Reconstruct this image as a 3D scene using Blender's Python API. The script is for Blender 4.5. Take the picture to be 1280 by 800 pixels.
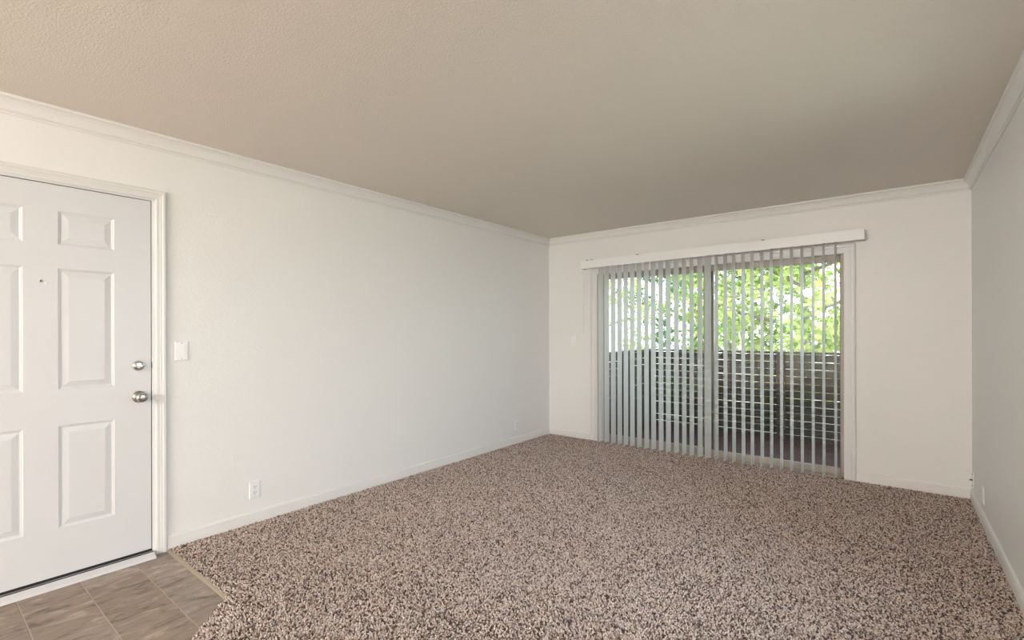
import bpy, bmesh, math, random
import numpy as np
from mathutils import Vector, Matrix

# ------------------------------------------------------------------ clear
for o in list(bpy.data.objects):
    bpy.data.objects.remove(o, do_unlink=True)
S = bpy.context.scene
C = S.collection
random.seed(7)
rng = np.random.default_rng(11)

# room (metres; camera stands above the origin, +Y goes towards the glass door)
XL, XR, YB, H = -3.395, 0.476, 5.062, 2.44
YR = -5.6                      # wall behind the camera
TILE_Z = -0.015
DECK_Z = -0.105

# ------------------------------------------------------------------ camera
cam_d = bpy.data.cameras.new('camera')
cam = bpy.data.objects.new('camera', cam_d); C.objects.link(cam)
cam_d.sensor_fit = 'HORIZONTAL'; cam_d.sensor_width = 36.0
cam_d.lens = 602.9 / 1280 * 36
cam_d.shift_y = 13.85 / 1280
cam_d.clip_start = 0.02; cam_d.clip_end = 400
cam.matrix_world = (Matrix.Translation((0, 0, 1.2855)) @ Matrix.Rotation(0.6678, 4, 'Z')
                    @ Matrix.Rotation(math.pi / 2, 4, 'X') @ Matrix.Rotation(-0.0026, 4, 'Z'))
S.camera = cam

# ------------------------------------------------------------------ world, sun, exposure
W = bpy.data.worlds.new('sky'); S.world = W
W.use_nodes = True
wn, wl = W.node_tree.nodes, W.node_tree.links
wn.clear()
wo = wn.new('ShaderNodeOutputWorld'); wb = wn.new('ShaderNodeBackground')
wt = wn.new('ShaderNodeTexCoord'); wsep = wn.new('ShaderNodeSeparateXYZ'); wr = wn.new('ShaderNodeValToRGB')
wl.new(wt.outputs['Generated'], wsep.inputs[0]); wl.new(wsep.outputs['Z'], wr.inputs[0])
wr.color_ramp.elements[0].color = (0.87, 0.935, 1.0, 1); wr.color_ramp.elements[0].position = 0.0
wr.color_ramp.elements[1].color = (0.62, 0.80, 1.0, 1); wr.color_ramp.elements[1].position = 0.9
wl.new(wr.outputs[0], wb.inputs[0]); wl.new(wb.outputs[0], wo.inputs[0])
wb.inputs[1].default_value = 6.0

sun_d = bpy.data.lights.new('sun', 'SUN'); sun_d.energy = 9.0; sun_d.angle = 0.009; sun_d.color = (1.0, 0.95, 0.86)
sun = bpy.data.objects.new('sun', sun_d); C.objects.link(sun)
sun.rotation_euler = Vector((0.75, 0.38, -1.15)).to_track_quat('-Z', 'Y').to_euler()

def portal(name, loc, direction, sx, sy):
    d = bpy.data.lights.new(name, 'AREA'); d.shape = 'RECTANGLE'; d.size = sx; d.size_y = sy
    d.cycles.is_portal = True
    o = bpy.data.objects.new(name, d); C.objects.link(o); o.location = loc
    o.rotation_euler = Vector(direction).to_track_quat('-Z', 'Z').to_euler()
    return o
# window opening added unseen in the right wall, and the glass door
ADDED_WIN = (0.95, 3.05, 0.30, 2.20)     # y0 y1 z0 z1
SLIDER = (-2.725, -0.328, 0.0, 2.0)    # x0 x1 z0 z1
portal('added_win_portal', (XR + 0.14, (ADDED_WIN[0] + ADDED_WIN[1]) / 2, 1.25), (-1, 0, 0), 2.1, 1.9)
portal('daylight_balcony', (-1.53, YB + 0.16, 1.0), (0, -1, 0), 2.4, 2.0)

vs = S.view_settings
vs.view_transform = 'Standard'; vs.look = 'None'; vs.exposure = -0.1; vs.gamma = 1.0; vs.use_curve_mapping = False

# ------------------------------------------------------------------ materials
def mat(name, col, rough=0.6, metal=0.0, bump=None, vary=None, spec=0.5, coat=0.0):
    """bump=(scale, strength, detail) ; vary=(scale, colour2, contrast lo, hi)"""
    m = bpy.data.materials.new(name); m.use_nodes = True
    n, l = m.node_tree.nodes, m.node_tree.links
    b = n['Principled BSDF']
    b.inputs['Base Color'].default_value = (*col, 1); b.inputs['Roughness'].default_value = rough
    b.inputs['Metallic'].default_value = metal; b.inputs['Specular IOR Level'].default_value = spec
    b.inputs['Coat Weight'].default_value = coat
    tc = n.new('ShaderNodeTexCoord')
    if bump:
        t = n.new('ShaderNodeTexNoise'); t.inputs['Scale'].default_value = bump[0]; t.inputs['Detail'].default_value = bump[2]
        bp = n.new('ShaderNodeBump'); bp.inputs['Strength'].default_value = bump[1]; bp.inputs['Distance'].default_value = 0.004
        l.new(tc.outputs['Object'], t.inputs['Vector']); l.new(t.outputs['Fac'], bp.inputs['Height']); l.new(bp.outputs[0], b.inputs['Normal'])
    if vary:
        t = n.new('ShaderNodeTexNoise'); t.inputs['Scale'].default_value = vary[0]; t.inputs['Detail'].default_value = 4
        r = n.new('ShaderNodeValToRGB')
        r.color_ramp.elements[0].position = vary[2]; r.color_ramp.elements[1].position = vary[3]
        r.color_ramp.elements[0].color = (*col, 1); r.color_ramp.elements[1].color = (*vary[1], 1)
        l.new(tc.outputs['Object'], t.inputs['Vector']); l.new(t.outputs['Fac'], r.inputs[0]); l.new(r.outputs[0], b.inputs['Base Color'])
    return m

M = {}
M['wall'] = mat('wall_paint', (0.885, 0.872, 0.852), 0.42, bump=(95, 0.30, 3), spec=0.4)
M['ceiling'] = mat('ceiling_paint', (0.85, 0.78, 0.70), 0.6, bump=(120, 0.7, 4), spec=0.3)
M['trim'] = mat('trim_paint', (0.86, 0.845, 0.82), 0.38)
M['door'] = mat('door_paint', (0.74, 0.745, 0.76), 0.35)
M['casing'] = mat('casing_paint', (0.80, 0.795, 0.785), 0.35)
M['plate'] = mat('plate_plastic', (0.93, 0.93, 0.925), 0.3)
M['slot'] = mat('dark_slot', (0.04, 0.035, 0.03), 0.6)
M['nickel'] = mat('satin_nickel', (0.50, 0.475, 0.45), 0.27, metal=1.0)
M['chrome'] = mat('bright_nickel', (0.68, 0.68, 0.68), 0.2, metal=1.0)
M['rubber'] = mat('black_rubber', (0.012, 0.012, 0.012), 0.5)
M['alu'] = mat('white_aluminium', (0.72, 0.72, 0.73), 0.35, metal=0.3)
M['strip'] = mat('tan_edge_strip', (0.33, 0.28, 0.22), 0.45)
M['grout'] = mat('tile_joint', (0.46, 0.38, 0.30), 0.8)
M['slider'] = mat('almond_aluminium', (0.42, 0.375, 0.32), 0.42)
M['bronze'] = mat('bronze_aluminium', (0.21, 0.185, 0.145), 0.45)
M['fence'] = mat('fence_wood', (0.026, 0.018, 0.014), 0.75, bump=(30, 0.3, 3), vary=(9, (0.042, 0.031, 0.025), 0.35, 0.7))
M['deck'] = mat('deck_paint', (0.060, 0.032, 0.030), 0.75, spec=0.15, vary=(6, (0.075, 0.043, 0.041), 0.35, 0.7))
M['soffit'] = mat('soffit_paint', (0.62, 0.57, 0.5), 0.7)
M['stucco'] = mat('stucco', (0.55, 0.5, 0.43), 0.8, bump=(60, 0.5, 3))
M['ground'] = mat('dry_ground', (0.46, 0.43, 0.38), 0.9, vary=(0.8, (0.36, 0.36, 0.25), 0.45, 0.62))
M['bark'] = mat('bark', (0.17, 0.14, 0.115), 0.85, bump=(25, 0.8, 4))
M['fill_glass'] = mat('fill_lamp_glass', (0.9, 0.88, 0.84), 0.4)  # glowing dome of the added fill lamps
M['fill_glass'].node_tree.nodes['Principled BSDF'].inputs['Emission Color'].default_value = (1, .93, .85, 1)
M['fill_glass'].node_tree.nodes['Principled BSDF'].inputs['Emission Strength'].default_value = 3.0
M['glasslens'] = mat('lens', (0.02, 0.02, 0.025), 0.08)

def vane_mat():
    m = bpy.data.materials.new('vane_vinyl'); m.use_nodes = True
    n, l = m.node_tree.nodes, m.node_tree.links
    b = n['Principled BSDF']; b.inputs['Base Color'].default_value = (0.95, 0.95, 0.945, 1); b.inputs['Roughness'].default_value = 0.45
    t = n.new('ShaderNodeBsdfTranslucent'); t.inputs[0].default_value = (0.95, 0.96, 0.96, 1)
    mx = n.new('ShaderNodeMixShader'); mx.inputs[0].default_value = 0.66
    l.new(b.outputs[0], mx.inputs[1]); l.new(t.outputs[0], mx.inputs[2]); l.new(mx.outputs[0], n['Material Output'].inputs[0])
    return m
M['vane'] = vane_mat()

def glass_mat():
    m = bpy.data.materials.new('window_glass'); m.use_nodes = True
    n, l = m.node_tree.nodes, m.node_tree.links
    n.remove(n['Principled BSDF'])
    t = n.new('ShaderNodeBsdfTransparent'); t.inputs[0].default_value = (0.93, 0.95, 0.94, 1)
    g = n.new('ShaderNodeBsdfGlossy'); g.inputs['Roughness'].default_value = 0.0; g.inputs[0].default_value = (1, 1, 1, 1)
    fr = n.new('ShaderNodeFresnel'); fr.inputs[0].default_value = 1.36
    mx = n.new('ShaderNodeMixShader')
    l.new(fr.outputs[0], mx.inputs[0]); l.new(t.outputs[0], mx.inputs[1]); l.new(g.outputs[0], mx.inputs[2])
    l.new(mx.outputs[0], n['Material Output'].inputs[0])
    return m
M['glass'] = glass_mat()

def leaf_mat(name):
    m = bpy.data.materials.new(name); m.use_nodes = True
    n, l = m.node_tree.nodes, m.node_tree.links
    b = n['Principled BSDF']; b.inputs['Roughness'].default_value = 0.45
    at = n.new('ShaderNodeAttribute'); at.attribute_name = 'Col'
    t = n.new('ShaderNodeBsdfTranslucent'); mx = n.new('ShaderNodeMixShader'); mx.inputs[0].default_value = 0.45
    l.new(at.outputs['Color'], b.inputs['Base Color']); l.new(at.outputs['Color'], t.inputs[0])
    l.new(b.outputs[0], mx.inputs[1]); l.new(t.outputs[0], mx.inputs[2]); l.new(mx.outputs[0], n['Material Output'].inputs[0])
    return m
M['leaf'] = leaf_mat('leaf')

def carpet_mat():
    m = bpy.data.materials.new('carpet_yarn'); m.use_nodes = True
    n, l = m.node_tree.nodes, m.node_tree.links
    b = n['Principled BSDF']; b.inputs['Roughness'].default_value = 0.95; b.inputs['Specular IOR Level'].default_value = 0.1
    at = n.new('ShaderNodeAttribute'); at.attribute_name = 'Col'
    l.new(at.outputs['Color'], b.inputs['Base Color'])
    return m
M['carpet'] = carpet_mat()

def tile_mat():
    """slate-look vinyl: streaks running along the wall, one tint per tile"""
    m = bpy.data.materials.new('slate_vinyl'); m.use_nodes = True
    n, l = m.node_tree.nodes, m.node_tree.links
    b = n['Principled BSDF']; b.inputs['Roughness'].default_value = 0.5
    tc = n.new('ShaderNodeTexCoord'); oi = n.new('ShaderNodeObjectInfo')
    ofs = n.new('ShaderNodeVectorMath'); ofs.operation = 'SCALE'; ofs.inputs['Scale'].default_value = 9.0
    l.new(oi.outputs['Location'], ofs.inputs[0])
    add = n.new('ShaderNodeVectorMath'); add.operation = 'ADD'
    l.new(tc.outputs['Object'], add.inputs[0]); l.new(ofs.outputs[0], add.inputs[1])
    mp = n.new('ShaderNodeMapping'); mp.inputs['Scale'].default_value = (7.0, 2.6, 1); mp.inputs['Rotation'].default_value = (0, 0, 0.12)
    l.new(add.outputs[0], mp.inputs[0])
    t = n.new('ShaderNodeTexNoise'); t.inputs['Scale'].default_value = 3.0; t.inputs['Detail'].default_value = 8; t.inputs['Roughness'].default_value = 0.62; t.inputs['Distortion'].default_value = 0.9
    l.new(mp.outputs[0], t.inputs['Vector'])
    r = n.new('ShaderNodeValToRGB'); e = r.color_ramp.elements
    e[0].position = 0.34; e[0].color = (0.15, 0.12, 0.10, 1)
    e[1].position = 0.66; e[1].color = (0.50, 0.40, 0.32, 1)
    e2 = e.new(0.45); e2.color = (0.29, 0.235, 0.185, 1)
    e3 = e.new(0.58); e3.color = (0.36, 0.27, 0.215, 1)
    l.new(t.outputs['Fac'], r.inputs[0])
    hs = n.new('ShaderNodeHueSaturation')
    mr = n.new('ShaderNodeMapRange'); mr.inputs[3].default_value = 0.80; mr.inputs[4].default_value = 1.0
    l.new(oi.outputs['Random'], mr.inputs[0]); l.new(mr.outputs[0], hs.inputs['Value'])
    mr2 = n.new('ShaderNodeMapRange'); mr2.inputs[3].default_value = 1.1; mr2.inputs[4].default_value = 0.75
    l.new(oi.outputs['Random'], mr2.inputs[0]); l.new(mr2.outputs[0], hs.inputs['Saturation'])
    l.new(r.outputs[0], hs.inputs['Color']); l.new(hs.outputs[0], b.inputs['Base Color'])
    bp = n.new('ShaderNodeBump'); bp.inputs['Strength'].default_value = 0.25; bp.inputs['Distance'].default_value = 0.003
    l.new(t.outputs['Fac'], bp.inputs['Height']); l.new(bp.outputs[0], b.inputs['Normal'])
    return m
M['tile'] = tile_mat()

# ------------------------------------------------------------------ mesh helpers
class MB:
    def __init__(self): self.v = []; self.f = []
    def add(self, vs, fs):
        k = len(self.v); self.v += [tuple(p) for p in vs]; self.f += [tuple(i + k for i in q) for q in fs]; return self
    def box(self, x0, x1, y0, y1, z0, z1):
        v = [(x, y, z) for x in (x0, x1) for y in (y0, y1) for z in (z0, z1)]
        return self.add(v, [(0, 1, 3, 2), (4, 6, 7, 5), (0, 4, 5, 1), (2, 3, 7, 6), (0, 2, 6, 4), (1, 5, 7, 3)])
    def prism(self, a, b):
        """loft between two equal closed loops, capped"""
        n = len(a)
        return self.add(list(a) + list(b), [(i, (i + 1) % n, n + (i + 1) % n, n + i) for i in range(n)] + [tuple(range(n))[::-1], tuple(range(n, 2 * n))])
    def lathe(self, prof, org, axis='x', n=24, sy=1.0):
        """prof: (radius, distance along axis)"""
        vs, fs = [], []
        for r, d in prof:
            for k in range(n):
                a = 2 * math.pi * k / n; c, s = r * math.cos(a), r * math.sin(a) * sy
                vs.append({'x': (org[0] + d, org[1] + c, org[2] + s), '-x': (org[0] - d, org[1] + c, org[2] + s),
                           'y': (org[0] + c, org[1] + d, org[2] + s), 'z': (org[0] + c, org[1] + s, org[2] + d)}[axis])
        for j in range(len(prof) - 1):
            for k in range(n):
                k2 = (k + 1) % n; fs.append((j * n + k, j * n + k2, (j + 1) * n + k2, (j + 1) * n + k))
        fs.append(tuple(range(n))[::-1]); fs.append(tuple(range((len(prof) - 1) * n, len(prof) * n)))
        return self.add(vs, fs)
    def tube(self, pts, rads, n=7):
        pts = [Vector(p) for p in pts]; rings = []
        for i, p in enumerate(pts):
            d = (pts[min(i + 1, len(pts) - 1)] - pts[max(i - 1, 0)]).normalized()
            u = d.orthogonal().normalized() if i == 0 else (u - d * u.dot(d)).normalized()
            w = d.cross(u)
            rings.append([p + (u * math.cos(2 * math.pi * k / n) + w * math.sin(2 * math.pi * k / n)) * rads[i] for k in range(n)])
        vs = [q for r in rings for q in r]
        fs = [(j * n + k, j * n + (k + 1) % n, (j + 1) * n + (k + 1) % n, (j + 1) * n + k) for j in range(len(pts) - 1) for k in range(n)]
        fs += [tuple(range(n))[::-1], tuple(range((len(pts) - 1) * n, len(pts) * n))]
        return self.add(vs, fs)
    def build(self, name, m, parent=None, origin=None, smooth=False, bevel=0.0, seg=2):
        if origin is None: origin = wpos(parent) if parent else (0, 0, 0)
        o3 = Vector(origin)
        me = bpy.data.meshes.new(name)
        me.from_pydata([Vector(p) - o3 for p in self.v], [], self.f); me.update()
        bm = bmesh.new(); bm.from_mesh(me); bmesh.ops.recalc_face_normals(bm, faces=bm.faces); bm.to_mesh(me); bm.free()
        if smooth: me.polygons.foreach_set('use_smooth', [True] * len(me.polygons))
        me.materials.append(m)
        return link(name, me, parent, origin, bevel, seg)

WP = {}
def wpos(o): return WP[o.name]
def link(name, data, parent=None, origin=(0, 0, 0), bevel=0.0, seg=2):
    o = bpy.data.objects.new(name, data); C.objects.link(o)
    WP[o.name] = Vector(origin)
    if parent:
        o.parent = parent; o.location = Vector(origin) - wpos(parent)
    else: o.location = origin
    if bevel:
        b = o.modifiers.new('bevel', 'BEVEL'); b.width = bevel; b.segments = seg; b.limit_method = 'ANGLE'; b.angle_limit = 0.6
    return o
def thing(name, loc, label, cat, group=None):
    o = link(name, None, None, loc); return tag(o, label, cat, group)
def tag(o, label, cat, group=None):
    o['label'] = label; o['category'] = cat
    if group: o['group'] = group
    return o
def struct(o, label=None):
    o['kind'] = 'structure'
    if label: o['label'] = label
    return o

# ================================================================== SHELL
T = 0.12
DOOR_Y0, DOOR_Y1, DOOR_TOP = -0.026, 0.912, 2.055         # rough opening of the entry door
w = MB()
w.box(XL - T, XL, YR - T, DOOR_Y0, -0.3, H); w.box(XL - T, XL, DOOR_Y1, YB + T, -0.3, H)
w.box(XL - T, XL, DOOR_Y0, DOOR_Y1, DOOR_TOP, H)
struct(w.build('wall_left', M['wall']), 'long off-white textured wall holding the entry door')
w = MB()
w.box(XL, SLIDER[0], YB, YB + T, -0.3, H); w.box(SLIDER[1], XR + T, YB, YB + T, -0.3, H)
w.box(SLIDER[0], SLIDER[1], YB, YB + T, SLIDER[3], H); w.box(SLIDER[0], SLIDER[1], YB, YB + T, -0.3, -0.02)
struct(w.build('wall_back', M['wall']), 'off-white wall around the sliding glass door')
w = MB()
y0, y1, z0, z1 = ADDED_WIN
w.box(XR, XR + T, YR - T, y0, -0.3, H); w.box(XR, XR + T, y1, YB, -0.3, H)
w.box(XR, XR + T, y0, y1, -0.3, z0); w.box(XR, XR + T, y0, y1, z1, H)
struct(w.build('wall_right', M['wall']), 'beige-shaded wall at the right edge of the room')
w = MB()
w.box(XL, XR, YR - T, YR, -0.3, H)
struct(w.build('wall_rear', M['wall']), 'wall behind the viewer')
struct(MB().box(XL - 0.5, XR + T + 0.05, YR - 0.9, YB + T, H, H + 0.2).build('ceiling', M['ceiling']), 'flat textured beige ceiling')

# two lamps added unseen behind the viewer as fill light for the room
ceil = bpy.data.objects['ceiling']
for lx, ly, lw in ((-1.7, -4.3, 330.0), (-0.5, -4.3, 220.0)):
    lamp = MB().lathe([(.17, 0), (.17, -.02), (.155, -.045), (.12, -.068), (.06, -.08), (.01, -.083)], (lx, ly, H), 'z', 28).build('fill_lamp', M['fill_glass'], ceil, smooth=True)
    MB().lathe([(.185, 0), (.185, -.018), (.17, -.022)], (lx, ly, H), 'z', 28).build('fill_lamp_rim', M['nickel'], lamp, smooth=True)
    ld = bpy.data.lights.new('fill_lamp_light', 'POINT'); ld.energy = lw; ld.color = (1.0, 0.95, 0.895); ld.shadow_soft_size = 0.12
    lo = bpy.data.objects.new('fill_lamp_light', ld); C.objects.link(lo); lo.location = (lx, ly, H - .17)

# window beside the viewer, unseen, added to light the long wall
def window(n, axis, a0, a1, z0, z1, c):
    m = MB(); fw, d = 0.05, 0.03
    def bx(p0, p1, q0, q1):
        if axis == 'x': m.box(p0, p1, c - d, c + d, q0, q1)
        else: m.box(c - d, c + d, p0, p1, q0, q1)
    bx(a0, a0 + fw, z0, z1); bx(a1 - fw, a1, z0, z1); bx(a0 + fw, a1 - fw, z0, z0 + fw); bx(a0 + fw, a1 - fw, z1 - fw, z1)
    mid = (a0 + a1) / 2; bx(mid - 0.025, mid + 0.025, z0 + fw, z1 - fw)
    o = struct(m.build('window_%d' % n, M['casing']), 'window in the right wall, unseen, added to let in fill daylight')
    for p0, p1 in ((a0 + fw, mid - 0.025), (mid + 0.025, a1 - fw)):
        g = MB()
        if axis == 'x': g.box(p0, p1, c - 0.003, c + 0.003, z0 + fw, z1 - fw)
        else: g.box(c - 0.003, c + 0.003, p0, p1, z0 + fw, z1 - fw)
        g.build('pane', M['glass'], o)
window(1, 'y', *ADDED_WIN, XR + 0.07)

# ------------------------------------------------------------------ crown moulding and baseboards
CROWN = [(0, -.088), (.007, -.088), (.010, -.081), (.007, -.079), (.007, -.077), (.015, -.074), (.017, -.069), (.015, -.066), (.013, -.064), (.016, -.056), (.021, -.044),
         (.029, -.030), (.037, -.0215), (.034, -.0195), (.034, -.0175), (.046, -.013), (.048, -.009), (.048, 0), (0, 0)]
BASE = [(0, -.02), (.013, -.02), (.013, .050), (.0105, .052), (.0105, .054), (.013, .057), (.012, .066), (.008, .072), (.003, .074), (0, .074)]
def run(name, prof, zbase, p0, p1, nrm, m0, m1, m, label):
    """profile swept from p0 to p1; m0/m1 = +1 mitre shortens with the distance from the wall"""
    d = (Vector(p1) - Vector(p0)).normalized(); n_ = Vector(nrm)
    a = [Vector((*p0, 0)) + Vector((*(n_ * q + d * q * m0), zbase + z)) for q, z in prof]
    b = [Vector((*p1, 0)) + Vector((*(n_ * q - d * q * m1), zbase + z)) for q, z in prof]
    return struct(MB().prism(a, b).build(name, m), label)
run('trim_1', CROWN, H, (XL, YR), (XL, YB), (1, 0), 1, 1, M['trim'], 'crown moulding along the long left wall')
run('trim_2', CROWN, H, (XL, YB), (XR, YB), (0, -1), 1, 1, M['trim'], 'crown moulding above the blinds')
run('trim_3', CROWN, H, (XR, YB), (XR, YR), (-1, 0), 1, 1, M['trim'], 'crown moulding along the right wall')
CAS_Y0, CAS_Y1 = 0.925, 0.980
run('baseboard_left', BASE, 0, (XL, CAS_Y1), (XL, YB), (1, 0), 0, 1, M['trim'], 'baseboard along the long left wall')
run('baseboard_back', BASE, 0, (XL, YB), (-2.811, YB), (0, -1), 1, 0, M['trim'], 'short baseboard between the corner and the blinds')
run('baseboard_back_right', BASE, 0, (-0.243, YB), (XR, YB), (0, -1), 0, 1, M['trim'], 'baseboard right of the glass door')
run('baseboard_right', BASE, 0, (XR, YB), (XR, YR), (-1, 0), 1, 0, M['trim'], 'baseboard along the right wall')

# ------------------------------------------------------------------ floor: slab, vinyl tiles, edge strip, carpet
fl = struct(MB().box(XL - T, XR + T, YR - T, YB + T, -0.30, -0.0168).build('floor', M['grout']), 'entry floor of slate-look tiles')
TE = 0.972                                   # far edge of the tiled entry
CH = -2.545 + TE                             # x + y of the clipped corner
def clip(poly, a, b, c):                     # keep a*x + b*y <= c
    out = []
    for i in range(len(poly)):
        p, q = poly[i], poly[(i + 1) % len(poly)]
        dp, dq = a * p[0] + b * p[1] - c, a * q[0] + b * q[1] - c
        if dp <= 0: out.append(p)
        if (dp < 0 < dq) or (dq < 0 < dp):
            t = dp / (dp - dq); out.append((p[0] + (q[0] - p[0]) * t, p[1] + (q[1] - p[1]) * t))
    return out
rows = [TE, 0.811, 0.578, 0.345, 0.112, -0.121, -0.354]
for i in range(len(rows) - 1):
    off = (0.0, 0.02, -0.02, 0.01, 0.03, 0.0)[i]
    xs = [XL, -3.215 + off, -2.755 + off, -2.295 + off, -1.835 + off]
    for j in range(len(xs) - 1):
        a, b = xs[j] + (0.0006 if j else 0), xs[j + 1] - 0.0006
        c, d = rows[i + 1] + 0.0025, rows[i] - (0.0025 if i else 0)
        poly = clip([(a, c), (b, c), (b, d), (a, d)], 1, 1, CH)
        poly = clip(poly, 1, 0, -1.9) if poly else poly
        if len(poly) < 3: continue
        ox = (sum(p[0] for p in poly) / len(poly), sum(p[1] for p in poly) / len(poly), TILE_Z)
        MB().prism([(p[0], p[1], TILE_Z - 0.008) for p in poly], [(p[0], p[1], TILE_Z) for p in poly]).build('tile', M['tile'], fl, origin=ox, bevel=0.0012, seg=1)
s = MB().prism([(XL + 0.02, TE + q, z) for q, z in ((0, -.02), (0, -.013), (.004, -.008), (.016, -.004), (.022, -.008), (.022, -.02))],
               [(-2.545 - q * .41, TE + q, z) for q, z in ((0, -.02), (0, -.013), (.004, -.008), (.016, -.004), (.022, -.008), (.022, -.02))])
struct(s.build('trim_4', M['strip']), 'thin tan strip between the entry tiles and the carpet')

# carpet: backing sheet + one bent yarn tuft about every centimetre, one mesh
def in_tiles(x, y, g=0.0):
    return (y < TE + 0.018 + g) & (x + y < CH + 0.01 + g) & (x < -1.9 + g)
sh, chh = math.sin(0.6678), math.cos(0.6678)
P = 0.0088
gx, gy = np.meshgrid(np.arange(XL + 0.016, XR - 0.015, P), np.arange(0.2, YB - 0.012, P))
gx = (gx + rng.uniform(-.0042, .0042, gx.shape)).ravel(); gy = (gy + rng.uniform(-.0042, .0042, gy.shape)).ravel()
depth = -gx * sh + gy * chh; side = gx * chh + gy * sh
keep = (depth > 1.55) & (side < depth * 1.2 + 0.3) & (side > -depth * 1.2 - 0.3) & ~in_tiles(gx, gy)
keep &= ~((gy > YB - 0.03) & (gx > -2.72) & (gx < -0.33))
gx, gy = gx[keep], gy[keep]; N = len(gx)
def lowfreq(x, y, seed, n=14, fmin=0.8, fmax=5.0):
    r = np.random.default_rng(seed); o = np.zeros_like(x)
    for _ in range(n):
        k = r.uniform(fmin, fmax); a = r.uniform(0, 2 * np.pi); o += np.sin(k * (x * np.cos(a) + y * np.sin(a)) * 2 + r.uniform(0, 6.28))
    return o / math.sqrt(n)
la, lb = lowfreq(gx, gy, 3), lowfreq(gx, gy, 4)
lean = np.stack([la * .0022 + rng.normal(0, .0030, N), lb * .0022 + rng.normal(0, .0030, N)], 1)
hh = rng.uniform(.0055, .0105, N); rot = rng.uniform(0, 2 * np.pi, N); rad = rng.uniform(.0045, .0066, N)
V = np.zeros((N, 7, 3)); zb = -0.010
for k in range(3):
    a = rot + k * 2.0944
    V[:, k, 0] = gx + np.cos(a) * rad; V[:, k, 1] = gy + np.sin(a) * rad; V[:, k, 2] = zb
    a2 = a + 0.6
    V[:, 3 + k, 0] = gx + np.cos(a2) * rad * .85 + lean[:, 0] * .6; V[:, 3 + k, 1] = gy + np.sin(a2) * rad * .85 + lean[:, 1] * .6; V[:, 3 + k, 2] = zb + hh * .75
V[:, 6, 0] = gx + lean[:, 0]; V[:, 6, 1] = gy + lean[:, 1]; V[:, 6, 2] = zb + hh * 1.25
tri = np.array([(0, 1, 4), (0, 4, 3), (1, 2, 5), (1, 5, 4), (2, 0, 3), (2, 3, 5), (3, 4, 6), (4, 5, 6), (5, 3, 6)])
F = (tri[None] + (np.arange(N) * 7)[:, None, None]).reshape(-1, 3)
# yarn colours: flecks of pale, middle and dark brown
pal = np.array([(0.82, 0.695, 0.63), (0.64, 0.515, 0.455), (0.39, 0.30, 0.26), (0.13, 0.095, 0.08)])
idx = rng.choice(4, N, p=[.36, .29, .19, .16])
colr = pal[idx] * rng.uniform(.85, 1.15, (N, 1))
# backing sheet outline around the tiles
bk = [(XL, TE + .022), (-2.556, TE + .022), (-1.905, -1.905 * -1 + CH), (-1.905, YR), (XR, YR), (XR, YB - .005), (XL, YB - .005)]
nb = len(bk)
allv = np.concatenate([V.reshape(-1, 3), np.array([(x, y, zb + .001) for x, y in bk] + [(x, y, -0.0235) for x, y in bk])])
k0 = N * 7
loops = [F.ravel()]; starts = list(range(0, 3 * N * 9, 3)); tot = 3 * N * 9
extra = [list(range(k0, k0 + nb))[::-1]] + [[k0 + i, k0 + (i + 1) % nb, k0 + nb + (i + 1) % nb, k0 + nb + i] for i in range(nb)]
for e in extra: loops.append(np.array(e)); starts.append(tot); tot += len(e)
me = bpy.data.meshes.new('carpet')
me.vertices.add(len(allv)); me.vertices.foreach_set('co', allv.astype(np.float32).ravel())
me.loops.add(tot); me.loops.foreach_set('vertex_index', np.concatenate(loops).astype(np.int32))
me.polygons.add(len(starts)); me.polygons.foreach_set('loop_start', np.array(starts, dtype=np.int32))
me.update(calc_edges=True)
ca = me.color_attributes.new('Col', 'FLOAT_COLOR', 'POINT')
cc = np.ones((len(allv), 4), np.float32); cc[:k0, :3] = np.repeat(colr, 7, axis=0); cc[k0:, :3] = (0.24, 0.185, 0.16)
ca.data.foreach_set('color', cc.ravel())
me.materials.append(M['carpet']); me.validate()
cp = link('carpet', me); cp['kind'] = 'stuff'; tag(cp, 'speckled brown and beige wall-to-wall cut pile carpet', 'carpet')

# ================================================================== ENTRY DOOR
LY0, LY1, LZ0, LZ1 = -0.022, 0.9055, 0.022, 2.048
FX = XL - 0.004                               # room-side face of the leaf
ys = [LY0, 0.147, 0.377, 0.507, 0.737, LY1]
zs = [LZ0, 0.268, 0.800, 0.986, 1.617, 1.740, 1.915, LZ1]
m = MB()
for i in range(5):
    for j in range(7):
        if i in (1, 3) and j in (1, 3, 5): continue
        m.add([(FX, ys[i], zs[j]), (FX, ys[i + 1], zs[j]), (FX, ys[i + 1], zs[j + 1]), (FX, ys[i], zs[j + 1])], [(0, 1, 2, 3)])
bx = FX - 0.042
m.add([(FX, LY0, LZ0), (FX, LY1, LZ0), (FX, LY1, LZ1), (FX, LY0, LZ1), (bx, LY0, LZ0), (bx, LY1, LZ0), (bx, LY1, LZ1), (bx, LY0, LZ1)],
      [(0, 1, 5, 4), (1, 2, 6, 5), (2, 3, 7, 6), (3, 0, 4, 7), (4, 5, 6, 7)])
me_o = struct(m.build('door_1', M['door'], origin=(FX, 0.4418, 0)), 'white six-panel entry door with nickel knob')
bm = bmesh.new(); bm.from_mesh(me_o.data); bmesh.ops.remove_doubles(bm, verts=bm.verts, dist=1e-5); bmesh.ops.recalc_face_normals(bm, faces=bm.faces); bm.to_mesh(me_o.data); bm.free()
door = me_o
RINGS = [(0, 0), (.003, -.0030), (.008, -.0040), (.011, -.0065), (.015, -.0065), (.040, -.0015), (.043, -.0012)]
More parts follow.
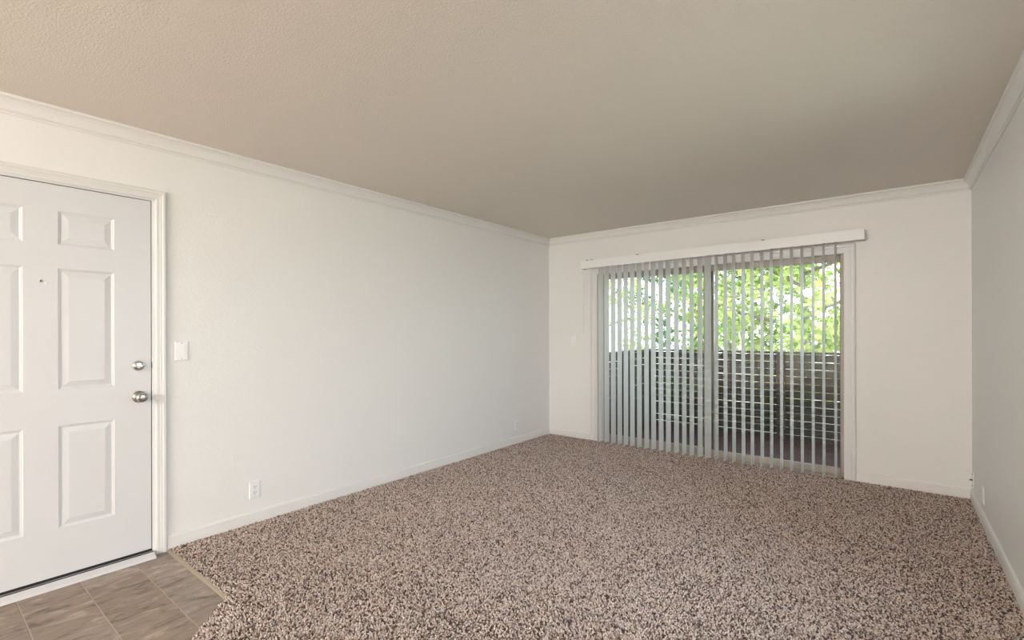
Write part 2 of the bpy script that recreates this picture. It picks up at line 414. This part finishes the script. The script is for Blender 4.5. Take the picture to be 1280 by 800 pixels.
for i in (1, 3):
    for j in (1, 3, 5):
        m = MB(); vs_ = []
        for q, d in RINGS:
            vs_ += [(FX + d, ys[i] + q, zs[j] + q), (FX + d, ys[i + 1] - q, zs[j] + q), (FX + d, ys[i + 1] - q, zs[j + 1] - q), (FX + d, ys[i] + q, zs[j + 1] - q)]
        fs_ = [(r * 4 + k, r * 4 + (k + 1) % 4, r * 4 + 4 + (k + 1) % 4, r * 4 + 4 + k) for r in range(len(RINGS) - 1) for k in range(4)]
        n4 = (len(RINGS) - 1) * 4; fs_.append((n4, n4 + 1, n4 + 2, n4 + 3))
        m.add(vs_, fs_).build('panel', M['door'], door)
# knob
ky, kz = 0.848, 0.914
kn = MB().lathe([(.033, 0), (.034, .004), (.031, .009), (.020, .012), (.0125, .016), (.0115, .030), (.016, .036), (.0245, .042), (.0285, .050), (.0290, .057), (.0265, .064), (.018, .0695), (.008, .071)], (FX, ky, kz), 'x', 28).build('door_knob', M['nickel'], door, smooth=True)
kn['label'] = 'round satin nickel knob'
MB().lathe([(.0035, .0705), (.0035, .073), (.0015, .0735)], (FX, ky, kz), 'x', 12).build('lock_button', M['nickel'], kn, smooth=True)
# deadbolt
by, bz = 0.845, 1.093
db = MB().lathe([(.030, 0), (.0305, .005), (.027, .011), (.019, .0145), (.010, .0155)], (FX, by, bz), 'x', 28).build('deadbolt', M['chrome'], door, smooth=True)
db['label'] = 'round nickel deadbolt plate'
tt = [(by + a, bz + b) for a, b in ((-.019, -.004), (-.012, -.008), (.012, -.008), (.019, -.004), (.019, .003), (.012, .007), (-.012, .007), (-.019, .003))]
MB().prism([(FX + .012, a, b) for a, b in tt], [(FX + .030, by + (a - by) * .86, bz + (b - bz) * .7) for a, b in tt]).build('thumb_turn', M['chrome'], db, bevel=.002)
# peephole
pp = MB().lathe([(.0085, 0), (.0085, .003), (.006, .0045), (.0045, .0045)], (FX, .442, 1.547), 'x', 18).build('peephole', M['door'], door, smooth=True)
MB().lathe([(.0046, .004), (.0036, .0052), (.001, .0056)], (FX, .442, 1.547), 'x', 14).build('lens', M['glasslens'], pp, smooth=True)
MB().box(FX, FX + .003, .4525, .4665, 1.531, 1.545).build('white_tab', M['plate'], pp, bevel=.001)  # small white square beside the peephole
# sweep under the door
MB().box(FX - .030, FX + .002, LY0, LY1, .006, .0225).build('door_sweep', M['rubber'], door)

# jamb with stop, casing, threshold
m = MB()
m.box(XL - T, XL - .001, LY1 + .0045, CAS_Y0 + .004, -.02, DOOR_TOP + .012)
m.box(XL - T, XL - .001, -.045, LY0 - .003, -.02, DOOR_TOP + .012)
m.box(XL - T, XL - .001, -.045, CAS_Y0 + .004, LZ1 + .004, DOOR_TOP + .014)
m.box(XL - T, bx - .002, LY1 - .012, LY1 + .006, -.02, LZ1 + .004); m.box(XL - T, bx - .002, LY0 - .006, LY0 + .012, -.02, LZ1 + .004)
m.box(XL - T, bx - .002, LY0, LY1, LZ1 - .012, LZ1 + .006)
m.box(XL - T - .01, XL - T + .01, -.06, .95, -.02, 2.08)  # unseen sheet added behind the leaf to block outside light at the gaps
jamb = struct(m.build('trim_5', M['casing']), 'door jamb with stop and added light-blocking sheet')
MB().box(bx - .003, FX - .006, LY1 + .0006, LY1 + .0044, 0, LZ1 + .004).build('gap_shade_strip', M['rubber'], jamb)  # black strips added in the door gap to give it its shade
MB().box(bx - .003, FX - .006, LY0 - .0028, LY0 - .0006, 0, LZ1 + .004).build('gap_shade_strip', M['rubber'], jamb)
MB().box(bx - .003, FX - .006, LY0, LY1, LZ1 + .0006, LZ1 + .0038).build('gap_shade_strip', M['rubber'], jamb)
for zc, hz in ((kz, .05), (bz, .035)):
    MB().box(XL - .030, XL + .0004, LY1 + .0035, LY1 + .0055, zc - hz / 2, zc + hz / 2).build('strike_plate', M['nickel'], jamb)
CAS = [(0, 0), (0, .009), (.006, .0125), (.020, .0125), (.024, .0145), (.032, .0145), (.036, .0185), (.047, .0185), (.053, .014), (.055, .010), (.055, 0)]
def casing(name, pts, wall, label, prof=CAS):
    """profile (across, proud) swept along the open path around an opening; the path is the inner edge, wall maps (a, z, proud) to xyz"""
    m = MB(); loops = []
    n = len(pts)
    for i, (a, z, da, dz) in enumerate(pts):
        loops.append([wall(a + da * q, z + dz * q, p) for q, p in prof])
    for i in range(n - 1): m.prism(loops[i], loops[i + 1])
    return struct(m.build(name, M['casing']), label)
casing('trim_6', [(CAS_Y0, TILE_Z, 1, 0), (CAS_Y0, 2.060, 1, 1), (-.041, 2.060, -1, 1), (-.041, TILE_Z, -1, 0)], lambda a, z, p: (XL + p, a, z), 'white moulded casing around the entry door')
th_prof = [(-.034, -.016), (-.034, .004), (-.030, .007), (.012, .010), (.018, .012), (.030, .012), (.036, .008), (.066, -.004), (.072, -.0145)]
m = MB(); m.prism([(XL + a, LY0 - .003, z) for a, z in th_prof], [(XL + a, LY1 + .004, z) for a, z in th_prof])
thr = struct(m.build('trim_7', M['alu']), 'aluminium door threshold')
MB().box(XL + .020, XL + .030, LY0 - .002, LY1 + .003, .010, .0140).build('gasket', M['rubber'], thr)

# ================================================================== SLIDING GLASS DOOR
sx0, sx1, sz0, sz1 = SLIDER
m = MB()
m.box(sx0 - .002, sx0 + .028, YB - .002, YB + .11, -.02, sz1); m.box(sx1 - .026, sx1 + .002, YB - .002, YB + .11, -.02, sz1)
m.box(sx0, sx1, YB - .002, YB + .11, 1.945, sz1 + .002)
m.box(sx0, sx1, YB - .002, YB + .11, -.02, .012)
m.box(sx0 + .028, sx1 - .026, YB + .028, YB + .034, .012, .024); m.box(sx0 + .028, sx1 - .026, YB + .074, YB + .080, .012, .024)
slid = struct(m.build('door_2', M['slider'], origin=((sx0 + sx1) / 2, YB, 0)), 'almond aluminium sliding glass door to the balcony')
def sash(name, x0, x1, yc, ws0, ws1, lab):
    z0_, z1_ = .018, 1.943
    r = link(name, None, slid, (x0, yc, 0)); r['label'] = lab
    MB().box(x0, x0 + ws0, yc - .016, yc + .016, z0_, z1_).build('stile', M['bronze'], r, bevel=.002)
    MB().box(x1 - ws1, x1, yc - .016, yc + .016, z0_, z1_).build('stile', M['bronze'], r, bevel=.002)
    MB().box(x0 + ws0, x1 - ws1, yc - .016, yc + .016, 1.885, z1_).build('rail', M['slider'], r, bevel=.002)
    MB().box(x0 + ws0, x1 - ws1, yc - .016, yc + .016, z0_, .078).build('rail', M['slider'], r, bevel=.002)
    MB().box(x0 + ws0, x1 - ws1, yc - .003, yc + .003, .078, 1.885).build('pane', M['glass'], r)
    return r
sash('fixed_sash', sx0 + .026, -1.430, YB + .078, .045, .055, 'fixed left sash')
rs = sash('sliding_sash', -1.515, sx1 - .010, YB + .034, .050, .022, 'sliding right sash')
WCAS = [(q * 85 / 55, p) for q, p in CAS]
casing('trim_8', [(sx0 + .008, -.015, -1, 0), (sx0 + .008, 1.948, -1, 1), (sx1 - .002, 1.948, 1, 1), (sx1 - .002, -.015, 1, 0)], lambda a, z, p: (a, YB - p, z), 'white moulded casing around the sliding glass door', WCAS)

# ================================================================== VERTICAL BLIND
bl = thing('vertical_blind', (-1.52, YB - .06, 0.0), 'white vertical vane blind hanging in front of the sliding glass door', 'blind')
xa, xb = -2.868, -.185
za0, za1, zb0, zb1 = 2.012, 2.106, 2.040, 2.128
yv0, yv1 = YB - .114, YB - .111
m = MB()
m.prism([(xa, yv0, za0), (xa, yv1, za0), (xa, yv1, za1), (xa, yv0, za1)], [(xb, yv0, zb0), (xb, yv1, zb0), (xb, yv1, zb1), (xb, yv0, zb1)])
m.prism([(xb, yv0, zb0), (xb + .003, yv0, zb0), (xb + .003, yv0, zb1), (xb, yv0, zb1)], [(xb, YB - .001, zb0), (xb + .003, YB - .001, zb0), (xb + .003, YB - .001, zb1), (xb, YB - .001, zb1)])
m.prism([(xa - .003, yv0, za0), (xa, yv0, za0), (xa, yv0, za1), (xa - .003, yv0, za1)], [(xa - .003, YB - .001, za0), (xa, YB - .001, za0), (xa, YB - .001, za1), (xa - .003, YB - .001, za1)])
va = m.build('valance', M['plate'], bl); va['label'] = 'flat white valance'
MB().box(xa + .02, xb - .02, YB - .085, YB - .040, 2.055, 2.095).build('headrail', M['plate'], bl, bevel=.003)
for cxp in (-2.79, -2.73, -2.17, -.94):
    t = (cxp - xa) / (xb - xa); zt = za1 + (zb1 - za1) * t
    MB().box(cxp - .013, cxp + .013, YB - .116, YB - .055, zt - .002, zt + .004).build('valance_clip', M['slot'], bl)
VX = [-2.638, -2.566, -2.484, -2.405, -2.331, -2.255, -2.173, -2.091, -2.013, -1.931, -1.852, -1.767, -1.686, -1.609, -1.526, -1.45,
      -1.368, -1.284, -1.207, -1.123, -1.044, -.96, -.881, -.799, -.717, -.636, -.552, -.472, -.386]
# one curved vane, long side along local +Y
m = MB(); nseg = 8; wv = .089; zt0, zt1 = .012, 2.058
ring = []
for k in range(nseg + 1):
    t = k / nseg * 2 - 1; ring.append((-.0045 * (1 - t * t), t * wv / 2))
outer = ring + [(x + .0009, y) for x, y in ring[::-1]]
m.prism([(x, y, zt0) for x, y in outer], [(x, y, zt1) for x, y in outer])
v0 = m.build('vane', M['vane'], bl, origin=(0, 0, 0), smooth=False)
vm = v0.data
for i, x in enumerate(VX):
    phi = 11 + random.uniform(-2.0, 2.0)
    if x > -1.42: phi = 7.5 + random.uniform(-1.2, 1.2)
    if i == 0: phi = 14
    if i == 15: phi = 27
    if i == 14: phi = 14
    o = v0 if i == 0 else bpy.data.objects.new('vane', vm)
    if i: C.objects.link(o); o.parent = bl
    o.location = Vector((x, YB - .062, 0)) - wpos(bl)
    o.rotation_euler = (random.uniform(-.0015, .0015), 0, -math.radians(phi))
MB().tube([(-2.862, YB - .088, 2.06), (-2.862, YB - .087, 1.95), (-2.860, YB - .075, 1.256)], [.0045, .0045, .0045], 8).build('wand', M['plate'], bl, smooth=True)

# ================================================================== PLATES ON THE WALLS
def plate_frame(o, wall):
    """maps (a across, z, p proud) into the room"""
    if wall == 'left': return lambda a, z, p: (XL + p, o[0] + a, o[1] + z)
    if wall == 'right': return lambda a, z, p: (XR - p, o[0] - a, o[1] + z)
    return lambda a, z, p: (o[0] + a, YB - p, o[1] + z)
def pbox(g, a0, a1, z0, z1, p0, p1, m=None):
    m = m or MB()
    return m.prism([g(a0, z0, p0), g(a1, z0, p0), g(a1, z1, p0), g(a0, z1, p0)], [g(a0, z0, p1), g(a1, z0, p1), g(a1, z1, p1), g(a0, z1, p1)])
def cover(t, g): 
    m = MB()
    m.prism([g(-.035, -.0575, 0), g(.035, -.0575, 0), g(.035, .0575, 0), g(-.035, .0575, 0)], [g(-.035, -.0575, .003), g(.035, -.0575, .003), g(.035, .0575, .003), g(-.035, .0575, .003)])
    m.prism([g(-.035, -.0575, .003), g(.035, -.0575, .003), g(.035, .0575, .003), g(-.035, .0575, .003)], [g(-.031, -.0535, .0065), g(.031, -.0535, .0065), g(.031, .0535, .0065), g(-.031, .0535, .0065)])
    return m.build('cover_plate', M['plate'], t)
def disc(g, a, z, r, p0, p1, n=10):
    return MB().prism([g(a + r * math.cos(k * 2 * math.pi / n), z + r * math.sin(k * 2 * math.pi / n), p0) for k in range(n)],
                      [g(a + r * math.cos(k * 2 * math.pi / n), z + r * math.sin(k * 2 * math.pi / n), p1) for k in range(n)])
def outlet(wall, pos, label):
    g = plate_frame(pos, wall); t = thing('wall_outlet', g(0, -.0575, 0), label, 'outlet', 'power outlets'); cv = cover(t, g)
    for zc in (.0195, -.0195):
        s_ = pbox(g, -.0165, .0165, zc - .0135, zc + .0135, .006, .0085).build('socket', M['plate'], t, bevel=.001)
        pbox(g, -.0085, -.0055, zc + .000, zc + .009, .008, .0088).build('slot', M['slot'], s_)
        pbox(g, .0055, .0085, zc + .001, zc + .008, .008, .0088).build('slot', M['slot'], s_)
        disc(g, 0, zc - .007, .0028, .008, .0088).build('slot', M['slot'], s_)
    for zc in (0.046, -0.046): disc(g, 0, zc, .0026, .006, .0074).build('screw', M['alu'], cv)
outlet('left', (1.483, .216), 'white duplex outlet low on the long wall, nearest the entry door')
outlet('left', (4.383, .208), 'white duplex outlet low on the long wall near the far corner')
outlet('right', (4.48, .183), 'pale outlet seen edge-on above the right baseboard')
g = plate_frame((1.058, 1.170), 'left'); t = thing('light_switch', g(0, -.0575, 0), 'white rocker light switch beside the entry door casing', 'switch', 'wall switches'); cv = cover(t, g)
pbox(g, -.0175, .0175, -.0345, .0345, .006, .0072).build('rocker_frame', M['plate'], t)
rk = MB(); rk.prism([g(-.0158, -.0325, .006), g(.0158, -.0325, .006), g(.0158, .0325, .006), g(-.0158, .0325, .006)], [g(-.0158, -.0325, .0105), g(.0158, -.0325, .0105), g(.0158, .0325, .0080), g(-.0158, .0325, .0080)])
rk.build('rocker', M['plate'], t)
for zc in (.047, -.047): disc(g, 0, zc, .0026, .006, .0074).build('screw', M['slot'], cv)
g = plate_frame((-3.036, 1.170), 'back'); t = thing('light_switch', g(0, -.0575, 0), 'small cream toggle switch on the wall left of the blinds', 'switch', 'wall switches'); cv = cover(t, g)
pbox(g, -.006, .006, -.013, .013, .006, .0075).build('toggle_slot', M['trim'], t)
tg = MB(); tg.prism([g(-.0045, -.008, .006), g(.0045, -.008, .006), g(.0045, .006, .006), g(-.0045, .006, .006)], [g(-.0035, -.013, .017), g(.0035, -.013, .017), g(.0035, -.006, .017), g(-.0035, -.006, .017)])
tg.build('toggle', M['plate'], t)
for zc in (.030, -.030): disc(g, 0, zc, .0026, .006, .0074).build('screw', M['alu'], cv)
g = plate_frame((4.985, .158), 'right'); t = thing('cable_jack', g(0, -.0575, 0), 'cable wall plate with dark connector in the right back corner', 'cable jack'); cv = cover(t, g)
MB().lathe([(.0075, .006), (.0075, .010), (.0048, .010), (.0048, .022), (.002, .022)], (XR, 4.985, .158), '-x', 12).build('connector', M['slot'], t)
for zc in (.043, -.043): disc(g, 0, zc, .004, .006, .010).build('screw', M['slot'], cv)

# ================================================================== BALCONY
deck = struct(MB().box(-3.0, 1.6, YB + T, 7.25, DECK_Z - .14, DECK_Z - .026).build('floor_balcony', M['deck']), 'dark red-brown balcony deck')
pm = None; y = YB + T + .002; k = 0
while y < 7.1:
    ox = (-.7, y + .068, DECK_Z - .013)
    if pm is None:
        o = MB().box(-3.0, 1.6, y, y + .136, DECK_Z - .026, DECK_Z).build('plank', M['deck'], deck, origin=ox, bevel=.003, seg=1); pm = o.data
    else:
        o = bpy.data.objects.new('plank', pm); C.objects.link(o); o.parent = deck; o.location = ox
        b = o.modifiers.new('bevel', 'BEVEL'); b.width = .003; b.segments = 1
    y += .140
struct(MB().box(XL - .5, XR + 1.2, YB + T, 7.25, 2.50, 2.64).build('ceiling_balcony', M['soffit']), 'covered balcony soffit')
PITCH = .0935; SH = .0876
def fence(name, label, p0, p1, n_in, stations):
    """run of horizontal boards; stations = post centres along the run, n_in = direction to the inside"""
    d = (Vector(p1) - Vector(p0)).normalized(); nn = Vector(n_in)
    r = thing(name, (*p0, DECK_Z), label, 'fence', 'balcony fence runs')
    def W_(s, q, z): v_ = Vector(p0) + d * s + nn * q; return (v_.x, v_.y, z)
    def bx(s0, s1, q0, q1, z0, z1): return MB().prism([W_(s0, q0, z0), W_(s1, q0, z0), W_(s1, q1, z0), W_(s0, q1, z0)], [W_(s0, q0, z1), W_(s1, q0, z1), W_(s1, q1, z1), W_(s0, q1, z1)])
    for s in stations: bx(s - .0445, s + .0445, .0, .075, DECK_Z, .992).build('post', M['fence'], r, bevel=.003, seg=1)
    bx(stations[0] - .05, stations[-1] + .05, -.03, .085, .985, 1.012).build('top_rail', M['fence'], r, bevel=.003, seg=1)
    cache = {}
    for a, b in zip(stations[:-1], stations[1:]):
        L = round(b - a, 4)
        for k in range(12):
            z1 = .882 - PITCH * k + .0902
            if z1 - SH < DECK_Z - .06: continue
            org = W_((a + b) / 2, -.011, z1 - SH / 2)
            if L not in cache:
                o = bx(a + .0006, b - .0006, -.021, -.001, z1 - SH, z1).build('slat', M['fence'], r, origin=org); cache[L] = o.data
            else:
                o = bpy.data.objects.new('slat', cache[L]); C.objects.link(o); o.parent = r
                o.location = Vector(org) - wpos(r) + Vector((0, 0, random.uniform(-.0018, .0018)))
fence('balcony_fence', 'dark brown slatted fence across the far side of the balcony', (-2.88, 7.06), (1.5, 7.06), (0, -1), [.0, .90, 1.75, 2.60, 3.45, 4.30])
fence('balcony_fence', 'dark brown slatted fence down the left side of the balcony', (-2.88, 5.30), (-2.88, 7.00), (1, 0), [.0, .80, 1.62])

# ================================================================== OUTDOORS
GZ = -0.45
struct(MB().box(-45, 45, -45, 60, GZ - .2, GZ).build('ground', M['ground']), 'sunlit dry ground beyond the balcony')
LEAF = [(0, 0), (.20, .12), (.50, .18), (.33, .42), (.42, .78), (.16, .62), (0, 1.0), (-.16, .62), (-.42, .78), (-.33, .42), (-.50, .18), (-.20, .12)]
LEAF_T = [(0, 1, 11), (1, 2, 3), (1, 3, 11), (11, 3, 9), (11, 9, 10), (3, 4, 5), (3, 5, 9), (9, 5, 7), (9, 7, 8), (5, 6, 7)]
def foliage(name, parent, centres, radii, n, size, cols, seed, simple=False):
    r = np.random.default_rng(seed)
    centres = np.array(centres); radii = np.array(radii)
    wgt = radii ** 2; c = r.choice(len(centres), n, p=wgt / wgt.sum())
    d = r.normal(size=(n, 3)); d /= np.linalg.norm(d, axis=1)[:, None]
    pos = centres[c] + d * (radii[c] * r.uniform(.35, 1.0, n) ** .6)[:, None] * np.array([1, 1, .8])
    L = np.array([(x, y, 0.12 * abs(x)) for x, y in LEAF]) if not simple else np.array([(0, 0, 0), (.3, .5, .06), (0, 1, 0), (-.3, .5, .06)])
    Tn = np.array(LEAF_T) if not simple else np.array([(0, 1, 2), (0, 2, 3)])
    # leaf frame: tip points out and down, face roughly up and outwards
    tip = d * .6 + r.normal(size=(n, 3)) * .5 + np.array([0, 0, -.55]); tip /= np.linalg.norm(tip, axis=1)[:, None]
    nr = d * .4 + r.normal(size=(n, 3)) * .45 + np.array([0, 0, .7]); nr -= tip * (nr * tip).sum(1)[:, None]; nr /= np.linalg.norm(nr, axis=1)[:, None]
    sd = np.cross(tip, nr); s = (size * r.uniform(.7, 1.25, n))[:, None, None]
    vv = pos[:, None] + s * (L[None, :, 0:1] * sd[:, None] + L[None, :, 1:2] * tip[:, None] + L[None, :, 2:3] * nr[:, None])
    nv = len(L); ff = (Tn[None] + (np.arange(n) * nv)[:, None, None]).reshape(-1, 3)
    me = bpy.data.meshes.new(name); o3 = np.array(wpos(parent))
    vv = (vv - o3).reshape(-1, 3)
    me.vertices.add(len(vv)); me.vertices.foreach_set('co', vv.astype(np.float32).ravel())
    me.loops.add(ff.size); me.loops.foreach_set('vertex_index', ff.astype(np.int32).ravel())
    me.polygons.add(len(ff)); me.polygons.foreach_set('loop_start', np.arange(0, ff.size, 3, dtype=np.int32)); me.update(calc_edges=True)
    cols = np.array(cols); cl = cols[r.integers(0, len(cols), n)] * r.uniform(.8, 1.2, (n, 1))
    ca = me.color_attributes.new('Col', 'FLOAT_COLOR', 'POINT'); q = np.ones((len(vv), 4), np.float32); q[:, :3] = np.repeat(cl, nv, axis=0); ca.data.foreach_set('color', q.ravel())
    me.materials.append(M['leaf'])
    o = link(name, me, parent, wpos(parent)); o['kind'] = 'stuff'; return o
GREEN = [(.30, .42, .06), (.42, .50, .11), (.19, .32, .04), (.50, .56, .17), (.11, .20, .03)]
DARK = [(.07, .18, .06), (.10, .23, .07), (.05, .15, .07), (.14, .26, .06)]
PALE = [(.42, .50, .14), (.50, .54, .22), (.36, .46, .10)]
def tree(name, label, x, y, h, spread, n, size, cols, seed, nb=9, crown0=.30, tr=.11, lean=(0, 0)):
    r = random.Random(seed)
    t = thing(name, (x, y, GZ), label, 'tree', 'trees beyond the balcony')
    top = Vector((x + lean[0], y + lean[1], GZ + h * .78)); base = Vector((x, y, GZ - .05))
    pts = [base.lerp(top, k / 6) + Vector((r.uniform(-.06, .06), r.uniform(-.06, .06), 0)) * (k > 0) for k in range(7)]
    MB().tube(pts, [tr * (1 - .78 * k / 6) for k in range(7)], 9).build('trunk', M['bark'], t, smooth=True)
    cs, rs = [], []
    for b in range(nb):
        u = crown0 + (.95 - crown0) * b / (nb - 1)
        p = base.lerp(top, u); a = b * 2.4 + r.uniform(-.4, .4)
        ln = spread * (1.05 - .55 * abs(u - .55)) * r.uniform(.75, 1.1)
        q = p + Vector((math.cos(a) * ln, math.sin(a) * ln, ln * r.uniform(.25, .6)))
        mid = p.lerp(q, .5) + Vector((0, 0, -.05 * ln))
        MB().tube([p, mid, q], [tr * .42 * (1 - .5 * u), tr * .26, tr * .06], 6).build('branch', M['bark'], t, smooth=True)
        for k, f_ in enumerate((.55, .8, 1.0)):
            cs.append(p.lerp(q, f_) + Vector((r.uniform(-.3, .3), r.uniform(-.3, .3), r.uniform(-.35, .35))) * spread * .35); rs.append(spread * r.uniform(.24, .40))
    cs.append(top); rs.append(spread * .45)
    foliage('foliage', t, [tuple(c) for c in cs], rs, n, size, cols, seed)
    return t
tree('maple_tree', 'bright yellow-green maple tree with grey trunk, behind the right glass panel', -1.35, 10.9, 4.9, 1.75, 5600, .125, GREEN, 21, 12, .20, .12)
tree('maple_tree', 'yellow-green tree in the middle of the view, left of the grey trunk', -3.6, 14.6, 5.6, 1.9, 4600, .135, GREEN + DARK[3:], 22, 12, .16, .10)
tree('maple_tree', 'dark blue-green tree behind the middle of the glass door', -6.9, 19.6, 5.6, 1.6, 3200, .14, DARK, 23, 9, .20, .10)
tree('maple_tree', 'pale green tree behind the left half of the blinds', -7.6, 14.6, 5.2, 1.8, 2600, .125, PALE, 24, 10, .22, .09)
tree('maple_tree', 'light green tree seen over the left side fence', -6.2, 9.8, 4.4, 1.1, 900, .11, PALE + GREEN[:1], 25, 7, .30, .07)
def shrub(label, x, y, rx, hgt, n, cols, seed):
    t = thing('shrub', (x, y, GZ), label, 'shrub', 'shrubs beyond the fence'); r = random.Random(seed)
    cs = [(x + r.uniform(-rx, rx) * .6, y + r.uniform(-.3, .3), GZ + hgt * r.uniform(.3, .7)) for _ in range(7)]
    for c in cs: MB().tube([(x + (c[0] - x) * .2, y, GZ - .03), c], [.02, .008], 5).build('stem', M['bark'], t, smooth=True)
    foliage('foliage', t, cs, [hgt * .32] * 7, n, .085, cols, seed, True)
shrub('low pale shrub just above the fence, below the dark tree', -3.6, 10.6, .9, 1.35, 1600, PALE, 31)
shrub('low green shrub just above the fence at the right panel', -1.2, 9.4, .9, 1.25, 1400, PALE + GREEN, 32)
shrub('low green shrub behind the left side fence', -5.2, 8.0, .8, 1.2, 1100, GREEN, 33)
